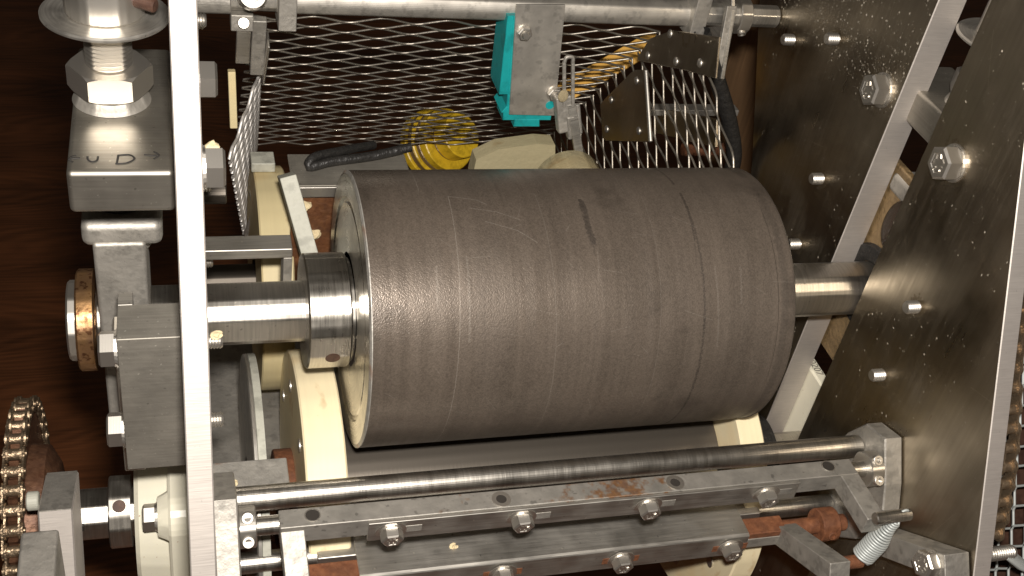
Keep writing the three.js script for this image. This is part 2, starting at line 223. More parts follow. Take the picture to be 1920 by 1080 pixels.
function beam(a, b, w, d, up = V(1, 0, 0), r = 0.001) {   // square bar from a to b; w across, d along up
  const L = a.distanceTo(b), g = uvBox(new RoundedBoxGeometry(d, L, w, 2, r).translate(0, L / 2, 0)), y = b.clone().sub(a).normalize(), z = up.clone().cross(y).normalize(), x = y.clone().cross(z);
  return g.applyMatrix4(new THREE.Matrix4().makeBasis(x, y, z).setPosition(a));
}
const rod = (a, b, r, seg = 20) => aim(cyl(r, 0, a.distanceTo(b), seg, 'y', Math.min(0.0008, r / 4)), a, b.clone().sub(a));
function tube(pts, r, n = 60, seg = 8) { return uvBox(new THREE.TubeGeometry(new THREE.CatmullRomCurve3(pts), n, r, seg)); }
function merge(list) { return mergeGeometries(list.map((g) => { const q = g.index ? g.toNonIndexed() : g; for (const k of Object.keys(q.attributes)) if (!['position', 'normal', 'uv'].includes(k)) q.deleteAttribute(k); return q; })); }
function hexHead(r, h) {   // standing on y = 0, chamfered top
  const g = new THREE.LatheGeometry([[1e-5, 0], [r, 0], [r, h * 0.86], [r * 0.86, h], [r * 0.62, h], [r * 0.58, h * 0.95], [1e-5, h * 0.95]].map((q) => new THREE.Vector2(...q)), 6).toNonIndexed();
  g.computeVertexNormals(); fixOut(g); return uvBox(g);
}
function hexNut(R, h) {   // scalloped chamfers, standing on y = 0
  const n = 72, rc = R * 0.9, rh = (a) => { const q = ((a % (Math.PI / 3)) + Math.PI / 3) % (Math.PI / 3) - Math.PI / 6; return R * Math.cos(Math.PI / 6) / Math.cos(q); }, pos = [];
  const rings = [(a) => [0, 0], (a) => [Math.min(rh(a), rc), 0], (a) => [rh(a), Math.max(0, rh(a) - rc) * 0.6], (a) => [rh(a), h - Math.max(0, rh(a) - rc) * 0.6], (a) => [Math.min(rh(a), rc), h], (a) => [0, h]];
  const P = (k, i) => { const a = i / n * 2 * Math.PI, [r, y] = rings[k](a); return [Math.sin(a) * r, y, Math.cos(a) * r]; };
  for (let k = 0; k < 5; k++) for (let i = 0; i < n; i++) { const a = P(k, i), b = P(k, i + 1), c = P(k + 1, i + 1), d = P(k + 1, i); if (k > 0) pos.push(...a, ...b, ...c); if (k < 4) pos.push(...a, ...c, ...d); else pos.splice(pos.length, 0); }
  const g = new THREE.BufferGeometry(); g.setAttribute('position', new THREE.Float32BufferAttribute(pos, 3)); g.computeVertexNormals(); fixOut(g); return uvBox(toCreasedNormals(g, 0.25));
}
function fixOut(g) { const p = g.attributes.position, c = V(), q = V(), n = g.attributes.normal; g.computeBoundingBox(); g.boundingBox.getCenter(c); let s = 0; for (let i = 0; i < p.count; i++) { q.fromBufferAttribute(p, i).sub(c); s += q.x * n.getX(i) + q.y * n.getY(i) + q.z * n.getZ(i); } if (s < 0) { for (let i = 0; i < n.array.length; i++) n.array[i] *= -1; fixWinding(g); } }
function threadProf(r, l, pitch) { const a = [[0, 0], [r * 0.9, 0]]; for (let x = 0; x < l - pitch; x += pitch) a.push([r * 0.86, x + pitch * 0.1], [r, x + pitch * 0.45], [r, x + pitch * 0.6]); a.push([r * 0.8, l], [0, l]); return a; }

// ---------------------------------------------------------------- object helpers
const used = {};
const numbered = (n) => { used[n] = (used[n] || 0) + 1; return used[n] === 1 ? n : n + '_' + String(used[n] - 1).padStart(3, '0'); };
function mesh(g, m) { const o = new THREE.Mesh(g, m); o.castShadow = o.receiveShadow = true; return o; }
function part(name, g, m, parent) { const o = mesh(g, m); o.name = name; parent.add(o); return o; }
function thing(name, label, category, group, g, m) {   // with geometry: one mesh; without: a group for parts
  const o = g ? mesh(g, m) : new THREE.Group(); o.name = numbered(name); o.userData = { label, category }; if (group) o.userData.group = group; scene.add(o); return o;
}
function bolt(parent, p, dir, r, h, m = M.bright, washer = true, marks = true, wide = 1.06) {   // hex head seated on p, pointing along dir
  const W = washer ? r * 0.22 : 0, d = dir.clone().normalize(), tw = V(0.31, 0.5, 0.81);
  const o = part('bolt', aim(hexHead(r, h), p.clone().addScaledVector(d, W), d, tw), m, parent);
  if (washer) part('washer', aim(lathe([[0, 0], [r * wide, 0], [r * wide, W * 0.5], [r * 0.99, W * 0.54], [r * 0.99, W], [0, W]], 28, 'y'), p, d, tw), m, o);
  if (marks) { const l = []; for (let k = 0; k < 7; k++) { const a = k * 0.9; l.push(uvBox(new THREE.BoxGeometry(r * 0.09, r * 0.07, r * 0.24).rotateY(0.4 * k).translate(Math.cos(a) * r * 0.4, h * 0.95 + r * 0.02, Math.sin(a) * r * 0.4))); } part('head_marking', aim(merge(l), p.clone().addScaledVector(d, W), d, tw), m, o); }
  return o;
}
const stud = (parent, p, dir, r, l) => part('stud', aim(lathe(threadProf(r, l, r * 0.36), 24, 'y', 0.9), p, dir, V(0.3, 0.5, 0.8)), M.bright, parent);
function socketScrew(parent, p, dir, r, m = M.bright) {
  const o = part('socket_screw', aim(lathe([[0, 0], [r, 0], [r, r * 0.8], [r * 0.9, r * 0.9], [r * 0.55, r * 0.9], [r * 0.5, r * 0.3], [0, r * 0.3]], 20, 'y', 0.5), p, dir, V(0.3, 0.5, 0.8)), m, parent);
  return o;
}
const LX = 0.584, mx = (x) => LX - x;   // the right half mirrors the left
const UX = V(1, 0, 0), UY = V(0, 1, 0), UZ = V(0, 0, 1);

// ---------------------------------------------------------------- the setting
{ const g = uvBox(new THREE.BoxGeometry(7, 0.04, 7).translate(0, -1.02, -1)); const o = mesh(g, M.wood); o.name = 'floor'; o.userData = { kind: 'structure' }; scene.add(o); }

// ---------------------------------------------------------------- side plates
const fe = (y) => 0.055 - 0.549 * (y - 0.318);   // sloping front edge
const frontOutline = [[0.42, 0.028], [0.42, Math.max(0.03, fe(0.42))], [-0.4, fe(-0.4)], [-0.4, 0.028]];
const rearOutline = [[0.42, -0.028], [-0.4, -0.028], [-0.4, -0.22], [-0.08, -0.18], [0.005, -0.216], [0.113, -0.278], [0.17, -0.31], [0.42, -0.33]];
const SC = [[0.183, -0.052], [0.183, 0.066]], ST = [[0.149, -0.214], [0.186, -0.143], [0.065, -0.089], [-0.012, -0.086], [0.059, 0.098], [-0.022, 0.096]];
for (const s of [0, 1]) {
  const t = thing('side_plate', s ? 'dark brushed steel side plate with sloping slot, right of the grey roller' : 'bright steel side plate seen edge-on beside the screw block', 'side plate');
  const X = (a, b) => s ? [mx(b), mx(a)] : [a, b];
  const [a0, a1] = X(-0.016, 0), [b0, b1] = X(s ? -0.027 : -0.016, 0);
  const f = part('front_plate', plateX(frontOutline, a0, a1), s ? [M.plate, M.edge] : M.edge, t); f.userData.label = s ? 'dark dusty plate in front of the slot' : 'bright plate edge';
  part('rear_plate', plateX(rearOutline, b0, b1), [M.plate, M.edge], t);
  const x = s ? LX : 0, d = s ? UX.clone().negate() : UX;
  for (const [y, z] of SC) bolt(t, V(x, y, z), d, 0.0148, 0.0125);
  for (const [y, z] of ST) stud(t, V(x - d.x * 0.002, y, z), d, 0.0058, 0.0135);
}

// ---------------------------------------------------------------- upper roller
{
  const t = thing('grey_roller', 'large dark grey steel roller with scratched coating between the side plates', 'roller');
  const { r, x0, x1 } = RO;
  // skin with uv 0..1 round and along
  const ring = (a, b, seg) => { const g = new THREE.CylinderGeometry(a, a, b[1] - b[0], seg, 1, true), uv = g.attributes.uv, p = g.attributes.position; for (let i = 0; i < uv.count; i++) { uv.setXY(i, uv.getX(i), ((b[0] + b[1]) / 2 + p.getY(i) - x0) / (x1 - x0)); } g.translate(0, (b[0] + b[1]) / 2, 0); const q = new THREE.Matrix4().makeBasis(V(0, 0, 1), V(1, 0, 0), V(0, 1, 0)); return g.applyMatrix4(q).toNonIndexed(); };
  const e = 0.4515;
  part('skin', merge([ring(r, [x0 + 0.0015, e], 160)]), M.roller, t);
  part('end_band', merge([ring(r - 0.0006, [e + 0.0006, x1 - 0.0015], 160)]), M.roller, t);
  const cap = (m0, s) => lathe([[0.0475, m0], [0.088, m0], [0.0895, m0 + s * 0.0015], [0.092, m0 + s * 0.0015], [0.0935, m0 - s * 0.0005], [r - 0.003, m0 - s * 0.0005], [r, m0 + s * 0.0022]], 96, 'x', 0.4);
  part('end_face', cap(x0, 1), M.polished, t); part('end_face', cap(x1, -1), M.turned, t);
  part('rusty_rim', lathe([[r - 0.0025, x0 - 0.0004], [r + 0.0002, x0 + 0.0008], [r + 0.0002, x0 + 0.0016], [r - 0.002, x0 + 0.002]], 96), M.rusty, t);
  const c = part('collar', lathe([[0.0252, 0.0795], [0.0462, 0.0795], [0.0475, 0.081], [0.0475, 0.1125], [0.0465, 0.1138], [0.043, 0.1138], [0.043, 0.1166], [0.0255, 0.1166]], 72), M.polished, t);
  { const q = onZ(624, 677, 0.03), a = Math.atan2(0.045, -0.012); part('grub_screw', aim(lathe([[0, 0.0001], [0.0047, 0.0004], [0.0052, 0.0005], [0.006, 0.0002], [0.006, -0.003], [0, -0.003]], 24, 'y'), V(0.099, -0.0118, 0.0459), V(0, -0.0118, 0.0459)), M.rustDark, c); }
  part('shaft', cylX(0, 0, 0.025, -0.079, 0.66, 64, 0.0015), M.turned, t);
  part('bronze_bush', lathe([[0.02, -0.0925], [0.0385, -0.0925], [0.04, -0.091], [0.04, -0.08], [0.02, -0.08]], 56), M.bronze, t);
  part('shaft_end', lathe([[0, -0.0995], [0.03, -0.0995], [0.0315, -0.098], [0.0315, -0.0926], [0, -0.0926]], 48), M.bright, t);
}

// ---------------------------------------------------------------- lower roller with its nylon flanges
const LY = -0.2186, LZ = 0.0092;
{
  const t = thing('lower_roller', 'smooth dark lower roller between cream nylon flanges under the grey roller', 'roller');
  part('body', cylX(LY, LZ, 0.0925, 0.112, 0.472, 120), M.smoothRoller, t);
  const fl = (a, b, R, m, label, holes) => {
    const o = part('flange', lathe([[0.04, a], [R - 0.0015, a], [R, a + 0.0015], [R, b - 0.0015], [R - 0.0015, b], [0.04, b]], 128).translate(0, LY, LZ), m, t); o.userData.label = label;
    for (let k = 0; k < 8; k++) { const an = k * 0.785 + 0.3; part('flange_screw', lathe([[0, a - 0.001], [0.006, a - 0.001], [0.006, a + 0.004], [0, a + 0.004]], 20).translate(0, LY + Math.cos(an) * R * 0.78, LZ + Math.sin(an) * R * 0.78), M.bright, o); }
  };
  fl(0.0769, 0.1115, 0.137, M.nylon, 'thick cream nylon flange'); fl(0.4725, 0.497, 0.137, M.nylon, 'cream nylon flange');
  part('thin_disc', lathe([[0.04, 0.036], [0.134, 0.036], [0.135, 0.037], [0.135, 0.0395], [0.04, 0.0395]], 96).translate(0, LY, LZ), M.steel, t); part('disc_lining', lathe([[0.04, 0.0396], [0.1345, 0.0396], [0.1355, 0.0402], [0.1355, 0.0465], [0.04, 0.0465]], 96).translate(0, LY, LZ), M.nylonWhite, t);
  part('hub', cylX(LY, LZ, 0.045, 0.06, 0.0775, 40), M.rust, t);
  part('shaft', cylX(LY, LZ, 0.0225, -0.165, 0.64, 48), M.turned, t);
  const c = part('collar', lathe([[0.0226, -0.084], [0.031, -0.084], [0.032, -0.083], [0.032, -0.0655], [0.0226, -0.0655]], 48).translate(0, LY, LZ), M.turned, t);
  part('grub_screw', aim(cyl(0.0055, -0.004, 0.0004, 16, 'y', 0.0004), V(-0.0745, LY + 0.027, LZ + 0.0172), V(0, 0.027, 0.0172)), M.rustDark, c);
  part('keyway', box(-0.112, -0.104, LY + 0.003, LY + 0.011, LZ + 0.0165, LZ + 0.0222), M.dark, t);
  part('seal_cover', lathe([[0.0226, 0.512], [0.036, 0.514], [0.044, 0.53], [0.046, 0.548], [0.046, 0.56], [0.0226, 0.56]], 48).translate(0, LY, LZ), M.rubber, t);
  part('rusty_sleeve', cylX(LY, LZ, 0.031, 0.4975, 0.53, 36), M.rusty, t);
}

// ---------------------------------------------------------------- press screws, their blocks and the arms on the shaft, one set outside each plate
for (const s of [0, 1]) {
  const X = (x) => s ? mx(x) : x, bx = (x0, x1, ...r) => s ? box(mx(x1), mx(x0), ...r) : box(x0, x1, ...r), side = s ? 'seen through the slot of the dark plate' : 'beside the bright plate edge';
  const b = thing('screw_block', s ? 'steel block bridging the slot, seen through the gap in the dark plate' : 'steel block under the big hex nut, marked with pen', 'block');
  part('body', bx(-0.0805, -0.0165, 0.165, 0.196, -0.075, 0.0905, 0.0035), M.block, b);
  if (!s) {   // pen marks: arrow, U, D, arrow, strokes of ink on the top face
    const y = 0.1963, P = (px, py) => { const q = onY(px, py, y); return V(q.x, y, q.z); }, line = (...pts) => tube(pts.map(([a, c]) => P(a, c)), 0.00075, 24, 6).scale(1, 1, 1);
    const flat = (g) => { const p = g.attributes.position; for (let i = 0; i < p.count; i++) p.setY(i, y + (p.getY(i) - y) * 0.15); return g; };
    part('pen_mark', flat(merge([line([150, 296], [135, 297], [129, 299]), line([143, 291], [134, 294], [129, 299], [137, 304]), line([164, 293], [165, 299], [172, 303], [181, 301], [184, 293])])), M.ink, b);
    part('pen_mark', flat(merge([line([222, 290], [219, 306]), line([216, 307], [238, 305], [252, 297], [243, 290], [220, 291]), line([270, 290], [294, 292]), line([288, 284], [298, 291], [288, 298])])), M.ink, b);
  }
  const t = thing('press_screw', s ? 'threaded press screw and disc behind the dark plate, seen through its slot' : 'large threaded press screw with hex nut and wide disc collar', 'screw');
  const c = V(X(-0.0555), 0, 0), A = (g) => g.translate(c.x, 0, c.z);
  part('thread', A(lathe(threadProf(0.0152, 0.112, 0.003), 48, 'y', 0.9).translate(0, 0.145, 0)), M.bright, t);
  part('nut', A(hexNut(0.0275, 0.0175).rotateY(Math.PI / 6 + 0.03).translate(0, 0.2055, 0)), M.bright, t);
  part('boss_ring', A(lathe([[0.015, 0.1962], [0.0255, 0.1962], [0.0225, 0.2035], [0.015, 0.2035]], 48, 'y')), M.cast, t);
  part('disc', A(lathe([[0.0, 0.257], [0.0385, 0.257], [0.04, 0.258], [0.04, 0.2593], [0.0385, 0.2605], [0, 0.2605]], 72, 'y')), M.steel, t);
  part('hub', A(lathe([[0, 0.2605], [0.0235, 0.2605], [0.0245, 0.2615], [0.0245, 0.32], [0, 0.32]], 56, 'y')), M.bright, t);
  part('pin', rod(V(c.x + 0.018, 0.2745, 0.012), V(c.x + 0.0315, 0.274, 0.0195), 0.0045), M.rustDark, t);
  const f = thing('shaft_carrier', s ? 'greasy steel arm on the shaft behind the dark plate' : 'cast steel arm holding the shaft end below the screw block', 'arm');
  part('head', bx(-0.0815, -0.0265, 0.094, 0.114, -0.03, 0.0325, 0.006), M.cast, f);
  part('cap', lathe([[0, 0.077], [0.021, 0.077], [0.0265, 0.095], [0, 0.095]], 40, 'y').translate(c.x, 0, 0.0), M.cast, f);
  part('neck', bx(-0.0745, -0.0385, -0.09, 0.0985, -0.03, 0.034, 0.003), s ? M.grease : M.cast, f);
  if (s) { part('bearing_plate', box(0.613, 0.621, -0.1, 0.12, -0.055, 0.055, 0.002), M.tan, f); part('seal_ring', lathe([[0.0255, 0.611], [0.03, 0.6085], [0.041, 0.6085], [0.043, 0.613], [0.0255, 0.613]], 48), M.rubber, f); part('grease_lump', new THREE.SphereGeometry(0.016, 20, 14).scale(0.5, 1.6, 1).translate(0.61, 0.075, 0.004), M.grease, f); }
  part('screw_pad', A(cyl(0.02, 0.1138, 0.166, 30, 'y')), M.dark, f);
}

// ---------------------------------------------------------------- bolted bars and bearing housings outside the plates
for (const s of [0, 1]) {
  const bx = (x0, x1, ...r) => s ? box(mx(x1), mx(x0), ...r) : box(x0, x1, ...r), X = (x) => s ? mx(x) : x;
  if (!s) {
    const t = thing('guide_bar', 'upright square steel bar bolted outside the bright plate edge', 'bar');
    part('body', box(-0.0575, -0.0165, -0.043, 0.084, 0.0845, 0.1205, 0.0008), M.dusty, t);
    part('tongue', box(-0.0575, -0.0475, -0.06, 0.0836, 0.0705, 0.0843, 0.0006), M.steel, t);
    for (const [y, z] of ST.slice(4)) bolt(t, V(-0.0575, y, z + 0.003), V(-1, 0, 0), 0.013, 0.0105);
    const w = thing('keeper_strip', 'narrow pale steel strip behind the bolted upright bar', 'strip', null, box(-0.0635, -0.0476, -0.1, 0.045, 0.05, 0.07), M.bright);
  }
  const h = thing('bearing_housing', s ? 'cream bearing housing seen low in the slot of the dark plate' : 'white painted flanged bearing housing on the lower shaft', 'bearing');
  const q = 0.098, sq = []; for (let k = 0; k < 4; k++) for (let i = -3; i <= 3; i++) { const a = Math.PI / 4 + k * Math.PI / 2 + i * 0.21, c = Math.PI / 4 + k * Math.PI / 2; sq.push([LY + Math.sin(c) * 0.086 + Math.sin(a) * 0.026, LZ + Math.cos(c) * 0.086 + Math.cos(a) * 0.026]); }
  sq.sort((a, b) => Math.atan2(a[0] - LY, a[1] - LZ) - Math.atan2(b[0] - LY, b[1] - LZ));
  part('flange', plateX(sq, ...(s ? [LX + 0.0275, LX + 0.041] : [-0.0325, -0.0165]), [], 0.002), M.paint, h);
  const pf = [[0.024, -0.0605], [0.0655, -0.0605], [0.069, -0.057], [0.0725, -0.0325]];
  part('boss', lathe(s ? pf.map(([r, x]) => [r, mx(x) + 0.011]).reverse() : pf, 80).translate(0, LY, LZ), M.paint, h);
  if (s) { const font = await new FontLoader().loadAsync('fonts/droid/droid_sans_regular.typeface.json'), g = new TextGeometry('60207', { font, size: 0.0075, depth: 0.0005, curveSegments: 3 }); g.applyMatrix4(new THREE.Matrix4().makeBasis(V(0, 0, 1), V(1, 0, 0), V(0, 1, 0))); g.translate(LX + 0.0305, LY + 0.0866, -0.046); part('cast_number', uvBox(g), M.cast, h); }
  if (!s) for (const k of [1, 3, 5, 7]) { const a = k * Math.PI / 4, p = V(-0.0325, LY + Math.sin(a) * 0.088, LZ + Math.cos(a) * 0.088); part('lug', lathe([[0, -0.041], [0.0165, -0.041], [0.019, -0.036], [0.021, -0.0325], [0, -0.0325]], 32).translate(0, p.y, p.z), M.paint, h); bolt(h, V(-0.041, p.y, p.z), V(-1, 0, 0), 0.0115, 0.0095); }
}

// ---------------------------------------------------------------- roller chains
function linkPlate(p, w, th) { const s = new THREE.Shape(), n = 10; for (let i = 0; i <= n; i++) { const a = Math.PI / 2 + Math.PI * i / n; s[i ? 'lineTo' : 'moveTo'](-p / 2 + Math.cos(a) * w / 2, Math.sin(a) * w / 2); } s.quadraticCurveTo(0, -w * 0.3, p / 2, -w / 2); for (let i = 1; i <= n; i++) { const a = -Math.PI / 2 + Math.PI * i / n; s.lineTo(p / 2 + Math.cos(a) * w / 2, Math.sin(a) * w / 2); } s.quadraticCurveTo(0, w * 0.3, -p / 2, w / 2); return uvBox(new THREE.ExtrudeGeometry(s, { depth: th, bevelEnabled: false, curveSegments: 6 }).translate(0, 0, -th / 2)); }
function linkGeo(p, outer) {
  const w = outer ? 0.0145 : 0.0105, l = [linkPlate(p, 0.0135, 0.0016).translate(0, 0, w / 2), linkPlate(p, 0.0135, 0.0016).translate(0, 0, -w / 2)];
  for (const k of [-1, 1]) l.push(uvBox(new THREE.CylinderGeometry(outer ? 0.0025 : 0.0048, outer ? 0.0025 : 0.0048, outer ? 0.0185 : 0.0092, 12).rotateX(Math.PI / 2).translate(k * p / 2, 0, 0)));
  return merge(l).applyMatrix4(XB);   // chain runs along -z, width along x
}
function chain(t, pts, p) { const G = [linkGeo(p, true), linkGeo(p, false)]; for (let k = 0; k + 1 < pts.length; k++) { const a = pts[k], b = pts[k + 1], o = part('chain_link', G[k % 2], M.chain, t); o.position.copy(a).add(b).multiplyScalar(0.5); o.rotation.x = Math.atan2(b.y - a.y, -(b.z - a.z)); } }
{
  const n = 40, p = 0.0159, R = p / (2 * Math.sin(Math.PI / n)), x = -0.15, pts = [];
  for (let k = 0; k <= n; k++) { const a = k / n * 2 * Math.PI; pts.push(V(x, LY + Math.sin(a) * R, LZ + Math.cos(a) * R)); }
  const s = thing('sprocket', 'rusty sprocket wheel on the lower shaft end, inside the oily chain', 'sprocket'), teeth = [];
  for (let k = 0; k < n; k++) for (const [f, r] of [[-0.3, -0.003], [0, -0.0055], [0.3, -0.003], [0.5, 0.003]]) { const a = (k + f) / n * 2 * Math.PI; teeth.push([LY + Math.sin(a) * (R + r), LZ + Math.cos(a) * (R + r)]); }
  part('wheel', plateX(teeth, x - 0.0038, x + 0.0038, [], 0.0006), M.rustTan, s);
  part('hub', lathe([[0.0226, x + 0.0038], [0.066, x + 0.0038], [0.064, x + 0.018], [0.05, x + 0.026], [0.0226, x + 0.026]], 56).translate(0, LY, LZ), M.rustTan, s);
  chain(thing('drive_chain', 'oily brown roller chain wrapped round the rusty sprocket', 'chain'), pts, p);
  const c2 = thing('drive_chain', 'oily brown roller chain hanging behind the front edge of the dark plate', 'chain'), q = [], A = onX(1893, 690, 0.622), B = onX(1862, 1000, 0.622), m = Math.round(A.distanceTo(B) / p);
  for (let k = -3; k <= m; k++) { const t = k / m; q.push(A.clone().lerp(B, t).add(V(0, 0, 0.006 * Math.sin(Math.PI * clamp(t))))); } chain(c2, q, p);
  const c3 = thing('drive_chain', 'short run of greasy chain above the hanging one, beyond the dark plate', 'chain'), q3 = [], A3 = onX(1925, 480, 0.64), B3 = onX(1898, 640, 0.64), m3 = Math.round(A3.distanceTo(B3) / p);
  for (let k = 0; k <= m3; k++) q3.push(A3.clone().lerp(B3, k / m3)); chain(c3, q3, p);
}
{ // square posts in front of the sprocket
  const a = thing('square_post', 'square steel post with bright front face beside the lower shaft end', 'post', null, plateX([[-0.105, 0.1], [-0.36, 0.235], [-0.4, 0.17], [-0.128, 0.04]], -0.1265, -0.1015, [], 0.0012), M.edge); part('top_face', plateX([[-0.1042, 0.0995], [-0.1052, 0.1], [-0.1282, 0.0405], [-0.1272, 0.04]], -0.1255, -0.1025, [], 0), M.cast, a);
  const b = thing('square_post', 'lower grey square post overlapping the bright-faced one', 'post', null, box(-0.1345, -0.1085, -0.36, -0.092, 0.128, 0.2, 0.0025), M.cast);
  const c = thing('round_cap', 'small round nylon cap between sprocket and bright-faced post', 'cap', null, cylX(-0.112, 0.082, 0.0075, -0.136, -0.127, 24), M.nylonWhite);
}

// ---------------------------------------------------------------- brackets and cross rods in front of the rollers
const R1 = [-0.08, 0.126], R2 = [-0.073, 0.161], R3 = [-0.16, 0.125], R4 = [-0.1555, 0.1515];
const brk = [[-0.046, 0.15], [-0.079, 0.174], [-0.1, 0.185], [-0.155, 0.172], [-0.181, 0.148], [-0.168, 0.107], [-0.125, 0.092], [-0.084, 0.106], [-0.056, 0.122]];
for (const s of [0, 1]) {
  const t = thing('end_bracket', s ? 'many-sided steel end bracket on the dark plate, above the spring' : 'rough steel end bracket inside the bright plate edge', 'bracket');
  part('body', plateX(s ? brk : [[-0.039, 0.16], [-0.07, 0.225], [-0.16, 0.235], [-0.19, 0.15], [-0.168, 0.107], [-0.1, 0.095], [-0.06, 0.115]], ...(s ? [0.566, 0.5835] : [0.0005, 0.018]), [], 0.0012), M.cast, t);
  if (!s) part('ledge', box(0.0006, 0.062, -0.114, -0.092, 0.075, 0.112, 0.0015), M.rusty, t);
}
thing('cross_rod', 'round steel cross rod lying just in front of the lower roller', 'rod', null, cylX(R1[0], R1[1], 0.0098, 0.0182, 0.5658, 40), M.turned);
{ const t = thing('cross_rod', 'round steel rod with squared ends behind the rusty bar', 'rod'); part('rod', cylX(R3[0], R3[1], 0.0088, 0.0182, 0.5658, 36), M.turned, t); for (const [a, b] of [[0.083, 0.122], [0.455, 0.486]]) part('square_end', box(a, b, R3[0] - 0.009, R3[0] + 0.0095, R3[1] - 0.0095, R3[1] + 0.0105), M.bright, t); }

// upper clamp frame: square bar with arms, holding a strip with four bolts
const UB = { y0: -0.0815, y1: -0.0635, z0: 0.1535, z1: 0.171, x0: 0.048, x1: 0.535 };
{
  const t = thing('clamp_frame', 'square steel clamp bar with four slotted bolts across the front', 'clamp bar');
  part('bar', box(UB.x0, UB.x1, UB.y0, UB.y1, UB.z0, UB.z1, 0.0009), M.bar, t).userData.label = 'bar with rust stains on top';
  for (const px of [[586, 966], [940, 936], [1266, 905], [1553, 874]]) { const p = onY(px[0], px[1], UB.y1), wide = px[0] > 900 && px[0] < 1300; part('screw_hole', lathe(wide ? [[0.0078, 0.0001], [0.0076, 0.0006], [0.0042, 0.0003], [0.0042, -0.001]] : [[0.0062, 0.0001], [0.006, 0.0005], [0.0052, 0.0003], [0.0052, -0.001]], 32, 'y').translate(p.x, UB.y1, p.z), M.bright, t); part('hole_shade', lathe([[0.0053, 0.0002], [0, 0.0002]], 24, 'y').scale(wide ? 0.8 : 1, 1, wide ? 0.8 : 1).translate(p.x, UB.y1, p.z), M.dark, t); }  // bar is not drilled: flat dark discs paint the shade inside the holes
  // arms: left drops towards the viewer, right runs down to the pin
  const la = V(UB.x0 + 0.009, -0.073, 0.163), lb = V(0.062, -0.135, 0.235);
  part('arm', beam(la, lb, 0.0178, 0.0178, UX), M.cast, t);
  const ra = V(0.5275, -0.0735, 0.163), rb = onX(1638, 985, 0.5275);
  part('arm', beam(ra, rb, 0.0175, 0.0175, UX), M.cast, t);
  for (const [a, b] of [[0.0182, 0.0495], [0.534, 0.5658]]) part('pivot_pin', cylX(R2[0], R2[1] - 0.002, 0.0072, a, b, 30), M.bronze === 0 ? M.bronze : M.turned, t);
  for (const [a, b, k] of [[0.0185, 0.0315, 0], [0.549, 0.562, 1]]) {
    const c = part('collar', lathe([[0.0072, a], [0.0145, a], [0.0155, a + 0.0008], [0.0155, b - 0.0008], [0.0145, b], [0.0072, b]], 40).translate(0, R2[0], R2[1] - 0.002), M.bright, t);
    for (const k of [-1, 1]) socketScrew(c, V((a + b) / 2, R2[0], R2[1] - 0.002).add(V(0, 0.66, 0.75).multiplyScalar(0.0115)).addScaledVector(V(0, 0.75, -0.66), 0.0088 * k), V(0, 0.66, 0.75), 0.0045);
  }
  // slotted clamp strip on the front of the bar
  const st = part('clamp_strip', box(0.113, 0.478, -0.0845, -0.0645, 0.1712, 0.1742, 0.0006), M.steel, t);
  for (const [px, py] of [[734, 992], [980, 967], [1218, 943], [1442, 917]]) {
    const p = onZ(px, py - 6, 0.1742); bolt(st, V(p.x, -0.074, 0.1742), V(0, -0.18, 1), 0.0088, 0.008, M.bright, true, true, 1.36);
    part('slot', box(p.x + 0.004, p.x + 0.024, -0.0775, -0.0705, 0.1738, 0.1745, 0.0003), M.cast, st);
  }
  const pin = part('spring_pin', rod(onX(1640, 973, 0.521), V(0.5545, 0, 0).add(onX(1640, 971, 0.521).setX(0)), 0.0052), M.turned, t);
}
// lower clamp frame: rusty bar carrying the bent blade sheet
{
  const t = thing('clamp_frame', 'rusty square clamp bar with collar, carrying the bent blade sheet', 'clamp bar');
  part('bar', box(0.07, 0.5, R4[0] - 0.009, R4[0] + 0.009, R4[1] - 0.009, R4[1] + 0.009), M.rust, t);
  part('pivot_pin', cylX(R4[0], R4[1], 0.0078, 0.499, 0.5658, 28), M.rust, t);
  const c = part('collar', lathe([[0.0078, 0.536], [0.0145, 0.536], [0.0155, 0.537], [0.0155, 0.553], [0.0145, 0.554], [0.0078, 0.554]], 40).translate(0, R4[0], R4[1]), M.rust, t);
  socketScrew(c, V(0.545, R4[0] + 0.002, R4[1] + 0.013), V(0, 0.2, 1), 0.0045, M.rust);
  part('worn_pad', box(0.462, 0.494, R4[0] - 0.0088, R4[0] + 0.003, R4[1] + 0.0091, R4[1] + 0.0101), M.cast, t);
  const a = V(0.503, R4[0] - 0.002, R4[1] + 0.004), b = onX(1575, 1075, 0.503);
  part('arm', beam(a, b, 0.0195, 0.0195, UX), M.cast, t);
  part('spring_pin', rod(onX(1546, 1060, 0.4945), V(0.53, 0, 0).add(onX(1546, 1060, 0.4945).setX(0)), 0.0058), M.rust, t);
}
{
  const t = thing('blade_sheet', 'bent steel blade sheet with bolts, lying under the slotted clamp bar', 'blade'), y = R4[0] + 0.0092, zf = R4[1] + 0.0095;
  const prof = [[y, 0.082], [y + 0.0018, 0.082], [y + 0.0018, zf - 0.001], [y + 0.001, zf + 0.0012], [y, zf + 0.0018], [y - 0.0235, zf + 0.0018], [y - 0.0235, zf], [y, zf]];
  part('sheet', plateX(prof, 0.1135, 0.4605, [], 0), M.steel, t);
  for (const [px, py] of [[945, 1067], [1165, 1050], [1372, 1022]]) { const p = onZ(px, py - 4, zf + 0.002); bolt(t, V(p.x, y - 0.0125, zf + 0.0018), V(0, -0.1, 1), 0.009, 0.008, M.bright, true, true, 1.36); part('slot', box(p.x - 0.017, p.x + 0.017, y - 0.0165, y - 0.009, zf + 0.0012, zf + 0.0021, 0.0003), M.rust, t); }
  { const p = onZ(712, 1084, zf + 0.002); bolt(t, V(p.x, y - 0.0135, zf + 0.0018), V(0, -0.1, 1), 0.009, 0.008, M.bright, true, true, 1.36); }
}
